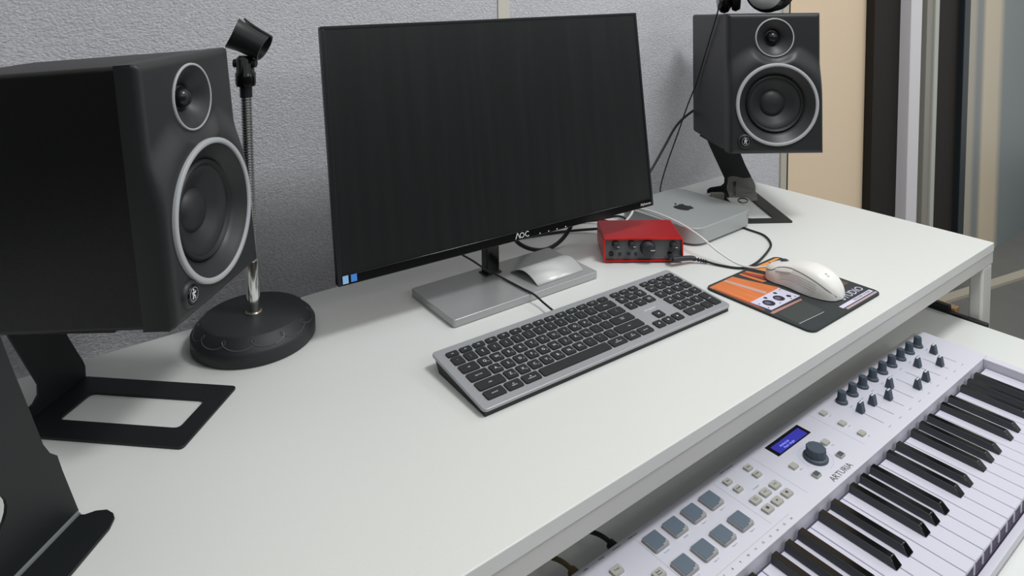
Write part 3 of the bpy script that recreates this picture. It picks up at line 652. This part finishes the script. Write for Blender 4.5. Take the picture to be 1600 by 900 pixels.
obj('wave_ornament', wv, mat('pale_relief', (74, 76, 78), 0.45), base)  # wave relief in a paler grey than the base
obj('collar', B().lathe([(0.0118, 0.0380), (0.0118, 0.0400), (0.0105, 0.0412), (0.0097, 0.0412)], 32), mat('brass_grey', (168, 160, 140), 0.3, 0.8), mc)
obj('tube', B().lathe([(0.0095, 0.038), (0.0095, 0.112), (0.0088, 0.114), (0, 0.114)], 28), M_CHROME, mc)
prof = []
NZ = 62
for i in range(NZ):
    z = 0.113+(0.352-0.113)*i/NZ; dz = (0.352-0.113)/NZ
    prof += [(0.0064, z), (0.0076, z+dz*0.25), (0.0078, z+dz*0.5), (0.0076, z+dz*0.75)]
obj('gooseneck', B().lathe(prof, 18, None, False), mat('steel_coil', (190, 192, 192), 0.25, 1.0), mc, smooth=30)
obj('ferrule', B().lathe([(0.0085, 0.350), (0.0085, 0.372), (0.008, 0.374), (0, 0.374)], 24), mat('gunmetal', (70, 72, 74), 0.3, 0.8), mc)
hub = obj('clip_hinge', B().lathe([(0, 0.366), (0.0130, 0.366), (0.0138, 0.370), (0.0138, 0.384), (0.0122, 0.386), (0.0122, 0.404), (0.008, 0.409), (0, 0.409)], 20), M_GLOSSB, mc)
obj('hinge_screw', B().lathe([(0.006, -0.0155), (0.006, 0.0155)], 12, Matrix.Translation((0, 0, 0.398)) @ rzm(-0.65) @ Matrix.Rotation(PI/2, 4, 'Y')), M_RUB, hub)
ax = Vector((0.70, -0.54, -0.47)).normalized()
zr = Vector((0, 0, 1)); up = (zr-ax*zr.dot(ax)).normalized(); sd = ax.cross(up)
cp = B(); ctr = Vector((0.0075, -0.0055, 0.4295)); NA_, NL_ = 26, 8
for li in range(NL_+1):
    u_ = li/NL_; R1 = 0.0215-0.002*u_ + 0.003*(1-u_)**3
    for rr in (R1, R1-0.0026):
        for k in range(NA_+1):
            a = math.radians(22) + math.radians(316)*k/NA_
            dxl = -0.020+0.042*u_ - 0.006*(1-u_)*math.cos(a+PI)**2
            cp.v.append(tuple(ctr + ax*dxl + rr*(math.cos(a)*up + math.sin(a)*sd)))
rowc = 2*(NA_+1)
for li in range(NL_):
    for k in range(NA_):
        a = li*rowc+k; b2 = a+NA_+1
        cp.f += [(a, a+1, a+rowc+1, a+rowc), (b2, b2+rowc, b2+rowc+1, b2+1)]
    for k in (0, NA_): a = li*rowc+k; cp.f.append((a, a+rowc, a+rowc+NA_+1, a+NA_+1))
for li in (0, NL_):
    for k in range(NA_): a = li*rowc+k; cp.f.append((a, a+1, a+NA_+2, a+NA_+1))
obj('microphone_clip', cp, mat('clip_black_rubber', (30, 31, 32), 0.35), mc)

# ------------------------------------------------------------------ headphones on the right speaker
spm = Matrix.Translation((-0.2501, 0.3104, 0.1542+H)) @ rzm(-0.6444) @ Matrix.Rotation(-0.052, 4, 'X')
hp = thing('headphones', 'black headphones with silver ear cup lying on the right speaker', 'headphones'); hp.matrix_basis = spm @ Matrix.Translation((0, 0.06, SH))
def cup(cx, cy, cz, yaw, tiltx, dp=0):
    Mx = Matrix.Translation((cx, cy, cz)) @ rzm(yaw) @ Matrix.Rotation(tiltx, 4, 'X') @ RXM
    c = obj('ear_cup', B().lathe([(0.0, -0.010), (0.034, -0.010), (0.044, -0.004), (0.047, 0.004), (0.045, 0.012), (0.040, 0.0155)], 44, Mx, False), M_GLOSSB, hp, smooth=50)
    obj('cup_face', B().lathe([(0.0402, 0.0152), (0.038, 0.0185), (0.022, 0.0215), (0, 0.0225)], 40, Mx, False), mat('silver_cup', (176, 178, 180), 0.35, 0.1), c, smooth=60)
    obj('cushion', B().lathe([(0.030, -0.010), (0.040, -0.012), (0.043, -0.020-dp*0.6), (0.038, -0.029-dp), (0.028, -0.030-dp), (0.024, -0.022), (0.024, -0.010)], 40, Mx, False), M_RUB, hp, smooth=60)
    return Mx
cup(0.002, -0.020, 0.0478, -0.80, 0, 0.016); cup(-0.062, 0.055, 0.0478, -1.85, 0)
a1, a2 = Vector((-0.004, 0.0, 0.085)), Vector((-0.086, 0.056, 0.085))
arc = [a1 + (a2-a1)*t_ + Vector((0.075*math.sin(PI*t_), 0.11*math.sin(PI*t_), 0.006*math.sin(PI*t_))) for t_ in [k/14 for k in range(15)]]
obj('headband', B().tube(arc, 0.0085, 10, 2), M_RUB, hp)
c2w = hp.matrix_basis.inverted()
obj('cable', B().tube([c2w @ Vector((x, y, z+H)) for x, y, z in ((-0.270, 0.400, 0.475), (-0.290, 0.405, 0.470), (-0.300, 0.412, 0.460), (-0.287, 0.427, 0.439), (-0.263, 0.459, 0.395), (-0.228, 0.505, 0.333), (-0.196, 0.551, 0.266), (-0.186, 0.585, 0.205), (-0.208, 0.597, 0.135), (-0.240, 0.600, 0.072), (-0.262, 0.6005, 0.022), (-0.262, 0.5985, 0.0035), (-0.240, 0.590, 0.0025), (-0.226, 0.578, 0.0025), (-0.245, 0.563, 0.0025), (-0.285, 0.568, 0.0025))], 0.0016, 7, 8), M_BCABLE, hp)

# ------------------------------------------------------------------ loose cables behind
def cable(label, pts, r, m, name='cable'):
    p = Vector(pts[len(pts)//2]); o = obj(name, B().tube([Vector(q)-p for q in pts], r, 8, 7), m, loc=(p.x, p.y, p.z+H)); tag(o, label, 'cable'); return o
cable('thick black cable hanging behind the right speaker', [(-0.135, 0.575, 0.200), (-0.150, 0.600, 0.185), (-0.200, 0.605, 0.157), (-0.247, 0.603, 0.112), (-0.296, 0.600, 0.066), (-0.36, 0.597, 0.015), (-0.45, 0.585, 0.0035)], 0.0030, M_BCABLE)
cable('thick black video cable looping below the monitor edge', [(-0.800, 0.470, 0.110), (-0.786, 0.490, 0.060), (-0.772, 0.500, 0.036), (-0.739, 0.502, 0.014), (-0.701, 0.502, 0.0042), (-0.669, 0.502, 0.0105), (-0.647, 0.500, 0.028), (-0.638, 0.495, 0.052), (-0.640, 0.478, 0.10)], 0.0038, M_BCABLE)
rq = lambda x, z, d=0.0: rbm @ Vector((x, RD/2-0.003+d, z)) - Vector((0, 0, H))
cable('white cable curving up from the back of the red box', [rq(-0.02, 0.026), rq(-0.02, 0.030, 0.018), (-0.500, 0.470, 0.044), (-0.500, 0.486, 0.070), (-0.520, 0.492, 0.120)], 0.0022, M_WCABLE)
cable('black cable leaving the back of the red box to the left', [rq(-0.055, 0.02), rq(-0.055, 0.018, 0.03), (-0.565, 0.510, 0.010), (-0.62, 0.555, 0.0035), (-0.70, 0.58, 0.0035)], 0.0026, M_BCABLE)
cable('black cable leaving the back of the red box near its middle', [rq(-0.038, 0.02), rq(-0.036, 0.02, 0.03), (-0.52, 0.530, 0.012), (-0.55, 0.572, 0.0035), (-0.62, 0.59, 0.0035)], 0.0026, M_BCABLE)
cable('black cable leaving the back of the red box beside the white one', [rq(0.0, 0.02), rq(0.002, 0.024, 0.025), (-0.497, 0.505, 0.022), (-0.50, 0.555, 0.006), (-0.53, 0.59, 0.0035)], 0.0024, M_BCABLE)

# ------------------------------------------------------------------ plastic bag with a small adapter at the right stand
bg = thing('plastic_bag', 'small clear plastic bag with a cable inside, on the right stand base', 'bag', (-0.165, 0.440, H+0.0035), (0, 0, -0.64))
NB = 10
for sgn, nm in ((1, 'front_film'), (-1, 'back_film')):
    b = B()
    for i in range(NB+1):
        for j in range(NB+1):
            u_, v_ = i/NB, j/NB
            bul = math.sin(PI*u_)*math.sin(PI*v_)
            b.v.append((-0.034+0.068*u_+0.002*math.sin(9*v_+3*u_), -0.006*sgn*bul*(1.1+0.5*math.sin(11*u_+7*v_+sgn)) + 0.018*v_ + 0.002*math.sin(8*u_), 0.0008+0.050*v_+0.002*math.sin(7*u_)*v_))
    for i in range(NB):
        for j in range(NB): a = i*(NB+1)+j; b.f.append((a, a+1, a+NB+2, a+NB+1))
    obj(nm, b, mat('clear_plastic_film', (225, 224, 218), 0.12, alpha=0.13, ior=1.3), bg, smooth=30)
obj('coiled_cable', B().tube([(-0.006+0.011*math.cos(a), -0.012+0.004*math.sin(a), 0.0045+0.004*math.sin(a)+0.0012*a/6) for a in [k*0.5 for k in range(22)]], 0.0010, 6, 2), M_BCABLE, bg)
obj('dark_strip', B().box((-0.018, 0.009, 0.026), (0.006, 0.002, 0.034)), M_RUB, bg)
us = thing('usb_plug', 'small black adapter plug with a metal end beside the plastic bag', 'adapter', (-0.203, 0.491, H+0.0032), (0, 0, -0.62))
obj('metal_end', B().bb(-0.021, -0.009, -0.006, 0.006, 0.0020, 0.0125), M_CHROME, us, bevel=0.0004)
obj('shell', B().bb(-0.009, 0.020, -0.008, 0.008, 0, 0.0145), mat('label_grey', (120, 118, 108), 0.5), us, bevel=0.001)
obj('cap', B().bb(0.020, 0.026, -0.008, 0.008, 0, 0.0145), M_RUB, us, bevel=0.001)

# ------------------------------------------------------------------ keyboard controller on the tray
KX, KY = -0.71, -0.10
kl = thing('music_keyboard', 'white music keyboard controller with pads, knobs and sliders on the pull-out shelf', 'music keyboard', (KX, KY, TZ))
PZ = 0.050; WZK = 0.036            # panel and white key heights above the tray
def K(x, y, z=0.0): return (x-KX, y-KY, z)
def kbx(b, x0, x1, y0, y1, z0, z1): return b.bb(x0-KX, x1-KX, y0-KY, y1-KY, z0, z1)
XR, XL = -0.275, -1.1525; YB, YK, YF = 0.0115, -0.0815, -0.2165
bd = B()
pr_ = [(YB+0.020, 0.004), (YB+0.020, 0.030), (YB+0.0165, 0.0405), (YB, PZ), (YK, PZ), (YK, 0.004)]
bd.v += [(XR-KX, y-KY, z) for y, z in pr_] + [(XL-KX, y-KY, z) for y, z in pr_]; n = len(pr_)
bd.f += [(i, (i+1) % n, n+(i+1) % n, n+i) for i in range(n)] + [tuple(range(n)), tuple(range(2*n-1, n-1, -1))]
obj('body', bd, M_KL, kl, bevel=0.001)
for x0, x1 in ((-0.2905, XR), (XL, -1.1385)): obj('end_cheek', kbx(B(), x0, x1, YF-0.008, YK, 0.004, PZ-0.0005), M_KL, kl, bevel=0.001)
obj('key_bed', kbx(B(), -1.1385, -0.2905, YF+0.0075, YK, 0.004, 0.018), M_PURP, kl)
obj('front_rail', kbx(B(), -1.1385, -0.2905, YF-0.0075, YF+0.0008, 0.004, 0.0145), M_KL, kl, bevel=0.0008)
obj('key_stop', kbx(B(), -1.1385, -0.2905, YF+0.0014, YF+0.0040, 0.0060, 0.0192), M_PURP, kl)
obj('key_slot', kbx(B(), -1.1385, -0.2905, YK-0.0035, YK-0.0002, 0.018, 0.0315), M_PURP, kl)
for x in (-0.35, -0.71, -1.08):
    for y in (-0.19, 0.0): obj('foot', B().lathe([(0.008, 0), (0.008, 0.004)], 16, Matrix.Translation(K(x, y))), M_RUB, kl)
P7 = 0.0235; XK = -0.2915; KLN = YK-0.0042-YF
wk = B(); wk.bb(-0.01125, 0.01125, -KLN, 0, -0.0035, 0)
for sx in (-1, 1): wk.bb(min(sx*0.01125, sx*0.0100), max(sx*0.01125, sx*0.0100), -KLN+0.0002, -0.005, -0.0165, -0.0036)
WKM = wk.mesh('white_key'); WIN = B().bb(-0.0098, 0.0098, -KLN+0.0016, -KLN+0.0028, -0.0165, -0.0037).mesh('key_front')
bk = B(); BL, BWd = 0.0865, 0.0062
bk.add([(-BWd, -BL, 0.0004), (BWd, -BL, 0.0004), (BWd, 0, 0.0004), (-BWd, 0, 0.0004), (-0.0044, -BL+0.0080, 0.0090), (0.0044, -BL+0.0080, 0.0090), (0.0046, 0, 0.0090), (-0.0046, 0, 0.0090)],
       [(0,3,2,1),(4,5,6,7),(0,1,5,4),(1,2,6,5),(2,3,7,6),(3,0,4,7)])
BKM = bk.mesh('black_key', 30); BKM.materials.append(M_BKS); BKM.materials.append(M_BK)
for p in BKM.polygons: p.material_index = 1 if p.normal.z > 0.3 or p.normal.y < -0.4 else 0
blacks = 0
for i in range(36):
    o = obj('white_key', WKM, M_KLK, kl, loc=K(XK-(i+0.5)*P7, YK-0.0042, WZK), bevel=0.0006, seg=1); obj('key_front', WIN, M_PURP, o)
    if i >= 1 and i % 7 in (2, 3, 4, 6, 0):
        dx = {2: 0.0022, 3: 0, 4: -0.0022, 6: 0.0018, 0: -0.0018}[i % 7]
        obj('black_key', BKM, None, kl, loc=K(XK-i*P7+dx, YK-0.0042, WZK), bevel=0.0008, seg=2)
def on(x, y, z=0): return K(x, y, PZ+z)
# pads
padm = B().prism(rrect(0.0222, 0.0222, 0.0022, 3), 0, 0.0032, inset=(0.96, 0.96)).mesh('pad', 35)
capm = B().prism([(-0.0098, -0.0060), (-0.0042, -0.0060), (-0.0030, -0.0074), (-0.0030, -0.0098), (0.0098, -0.0098), (0.0098, 0.0098), (-0.0098, 0.0098)], 0.0031, 0.0037).mesh('pad_surface', 35)
capm2 = B().prism([(-0.0098, -0.0098), (0.0020, -0.0098), (0.0030, -0.0078), (0.0070, -0.0078), (0.0080, -0.0060), (0.0098, -0.0060), (0.0098, 0.0098), (-0.0098, 0.0098)], 0.0031, 0.0037).mesh('pad_surface', 35)
labs = ['Arturia', 'DAW', 'User 1', 'User 2', 'User 3', 'User 4', 'User 5', 'User 6']
for r_ in range(2):
    for c in range(4):
        x = -0.975+0.0318*c; y = (-0.005, -0.044)[r_]
        p = obj('pad', padm, M_PADF, kl, loc=on(x, y)); obj('pad_surface', capm2, M_PADG, p)
        s_ = labs[r_*4+c]; text('lettering', s_, 0.0030, M_PRINTB if s_ == 'Arturia' else M_PRINTL, kl, on(x+0.001, y-0.0145, 0.0001))
# knobs and faders
knm = B().lathe([(0.0082, 0), (0.0084, 0.0016), (0.0074, 0.0034), (0.0062, 0.0040), (0.0056, 0.0150), (0.0050, 0.0162), (0, 0.0164)], 24, None, False).mesh('knob', 40)
fcm = B(); fcm.add([(-0.0048, -0.0052, 0), (0.0048, -0.0052, 0), (0.0048, 0.0052, 0), (-0.0048, 0.0052, 0), (-0.0044, -0.0024, 0.0135), (0.0044, -0.0024, 0.0135), (0.0044, 0.0024, 0.0135), (-0.0044, 0.0024, 0.0135)],
                   [(0,3,2,1),(4,5,6,7),(0,1,5,4),(1,2,6,5),(2,3,7,6),(3,0,4,7)]); fcm = fcm.mesh('fader_cap', 30)
slm = B().bb(-0.0004, 0.0004, -0.0185, 0.0185, 0, 0.0001).mesh('fader_slot'); mkm = B().bb(-0.0040, 0.0040, -0.0007, 0.0007, 0.01345, 0.0137).mesh('mark')
tick = B().bb(-0.0004, 0.0004, 0.0052, 0.0058, 0.010, 0.0150).mesh('pointer')
caps = (-0.029, -0.031, -0.039, -0.027, -0.053, -0.052, -0.028, -0.048, -0.027)
for k in range(9):
    x = -0.577+0.0305*k; xf = -0.578+0.0303*k
    o = obj('knob', knm, M_SLATE, kl, loc=on(x, -0.002)); obj('pointer', tick, M_DARK, o)
    obj('fader_slot', slm, M_DARK, kl, loc=on(xf, -0.0415))
    o = obj('fader_cap', fcm, M_SLATE, kl, loc=on(xf, caps[k], 0.0006), bevel=0.0006, seg=1); obj('mark', mkm, M_LEG, o)
    text('lettering', 'Knob %d' % (k+1), 0.0026, M_PRINTB, kl, on(x+0.001, -0.0155, 0.0001)); text('lettering', 'Fader %d' % (k+1), 0.0026, M_PRINTB, kl, on(xf, -0.0685, 0.0001))
# buttons
btm = B().prism(rrect(0.0115, 0.0090, 0.0012, 2), 0, 0.0026, inset=(0.9, 0.88)).mesh('button', 35)
btl = B().prism(rrect(0.0140, 0.0105, 0.0014, 2), 0, 0.0026, inset=(0.92, 0.9)).mesh('button', 35)
def btn(x, y, s_=None, big=False, m=M_BTN, lab=None):
    o = obj('button', btl if big else btm, m, kl, loc=on(x, y))
    if s_: text('legend', s_, 0.0030 if len(s_) > 2 else 0.0050, M_PRINT, o, (0, 0, 0.0027))
    if lab: text('lettering', lab, 0.0026, M_PRINTL, kl, on(x+0.0035, y-0.0078, 0.0001))
for x, y, q in ((-0.623, 0.0, 'Part 1'), (-0.624, -0.027, 'Part 2'), (-0.624, -0.053, 'Live')): btn(x, y, None, lab=q)
btn(-0.679, -0.033, None, lab='Prog'); btn(-0.752, -0.032, None, lab='Back')
for x, y in ((-0.687, -0.057), (-0.744, -0.057)):
    o = obj('button', btm, M_PADF, kl, loc=on(x, y)); obj('button_face', B().prism(rrect(0.0085, 0.0062, 0.001, 2), 0.0026, 0.0030), M_SLATE, o); 
for x, y, s_ in ((-0.799, 0.0005, 'Undo'), (-0.800, -0.0125, 'Redo'), (-0.839, 0.0015, 'Save'), (-0.839, -0.0130, 'Quant')): btn(x, y, s_)
for x, y, s_ in ((-0.799, -0.036, '>>'), (-0.819, -0.036, '<<'), (-0.8385, -0.036, '\u25a1'), (-0.800, -0.052, '\u25cf'), (-0.820, -0.052, 'II\u25b6'), (-0.839, -0.052, '\u25a0')): btn(x, y, s_, True)
btn(-1.034, -0.005, 'Trans', True); btn(-1.003, -0.034, 'Bank\nNext', True); btn(-1.066, -0.005, 'Oct +', True); btn(-1.066, -0.034, 'Oct -', True)
text('lettering', 'Transport', 0.0030, M_PRINTL, kl, on(-0.819, -0.0235, 0.0001))
# screen, dial, name
sc = obj('display', kbx(B(), -0.7495, -0.674, -0.0105, 0.0095, PZ, PZ+0.0006), M_GLOSSB, kl)
obj('display_glow', kbx(B(), -0.744, -0.680, -0.0090, 0.0050, PZ+0.0006, PZ+0.0008), M_LCD, sc)
for s_, x, y in (('Analog Lab', -0.722, -0.001), ('Piano  Bright', -0.718, -0.006)): text('lettering', s_, 0.0044, M_LCDT, sc, on(x, y, 0.00085))
dl = B(); prf = [(0.0150, 0), (0.0152, 0.0020), (0.0140, 0.0036), (0.0122, 0.0042), (0.0122, 0.0130), (0.0112, 0.0142), (0, 0.0144)]
nn = 48
for i in range(nn):
    a = 2*PI*i/nn; sc_ = 1-0.05*(0.5+0.5*math.cos(12*a))
    for q, (r_, z_) in enumerate(prf): dl.v.append((r_*(sc_ if q >= 3 else 1)*math.cos(a), r_*(sc_ if q >= 3 else 1)*math.sin(a), z_))
mq = len(prf)
for i in range(nn):
    for q in range(mq-1): dl.f.append((i*mq+q, ((i+1) % nn)*mq+q, ((i+1) % nn)*mq+q+1, i*mq+q+1))
obj('dial', dl, M_SLATE, kl, loc=on(-0.7150, -0.0400), smooth=45)
rg = B(); 
for i in range(29): 
    a0, a1_ = math.radians(-100+i*10), math.radians(-100+(i+1)*10)
    rg.add([(0.0205*math.cos(a0), 0.0205*math.sin(a0), 0), (0.0209*math.cos(a0), 0.0209*math.sin(a0), 0), (0.0209*math.cos(a1_), 0.0209*math.sin(a1_), 0), (0.0205*math.cos(a1_), 0.0205*math.sin(a1_), 0)], [(0,1,2,3)])
obj('dial_ring_print', rg, M_PRINTB, kl, loc=on(-0.7150, -0.0400, 0.0001))
text('lettering', 'ARTURIA', 0.0112, M_PRINT, kl, on(-0.7145, -0.0725, 0.0001))
for x in (-0.6415, -0.779, -0.854, -0.9885): obj('panel_line', kbx(B(), x-0.0002, x+0.0002, -0.0655, 0.0105, PZ, PZ+0.0001), M_PRINTL, kl)
obj('panel_line', kbx(B(), -1.05, -0.826, -0.0700, -0.0697, PZ, PZ+0.0001), M_PRINTL, kl)
for k in range(16): text('lettering', str(16-k), 0.0036, M_PRINT, kl, on(-0.830-0.0135*k, -0.0752, 0.0001))
ang = math.atan2(PZ-0.0405, -0.0165)
for s_, x in (('MIDI Out', -0.984), ('Control', -1.009), ('Pedal', -1.031), ('USB', -1.054), ('DAW Commands', -0.816)):
    text('lettering', s_, 0.0034, M_PRINT, kl, K(x, YB+0.0083, (PZ+0.0405)/2+0.0003), (-math.atan2(PZ-0.0405, 0.0165), 0, 0))
def uc(label, x, m, r, z):
    pts = [(x, YB+0.022, 0.022), (x-0.003, YB+0.05, 0.024), (x-0.012, YB+0.09, 0.012), (x-0.03, YB+0.14, r+0.0003), (x-0.05, YB+0.19, r+0.0003)]
    o = thing('cable', label, 'cable', (x, YB+0.03, TZ))
    lc = lambda p: (p[0]-x, p[1]-YB-0.03, p[2])
    obj('plug', B().tube([lc((x, YB+0.0205, 0.022)), lc((x-0.001, YB+0.036, 0.022))], 0.0055, 10, 1), m, o)
    obj('cord', B().tube([lc(p) for p in pts], r, 8, 6), m, o)
uc('black cable plugged into the back of the music keyboard', -0.990, M_BCABLE, 0.0026, 0)
uc('brownish cable plugged into the back of the music keyboard near its left', -1.048, mat('brown_cable', (92, 78, 54), 0.6), 0.0026, 0)
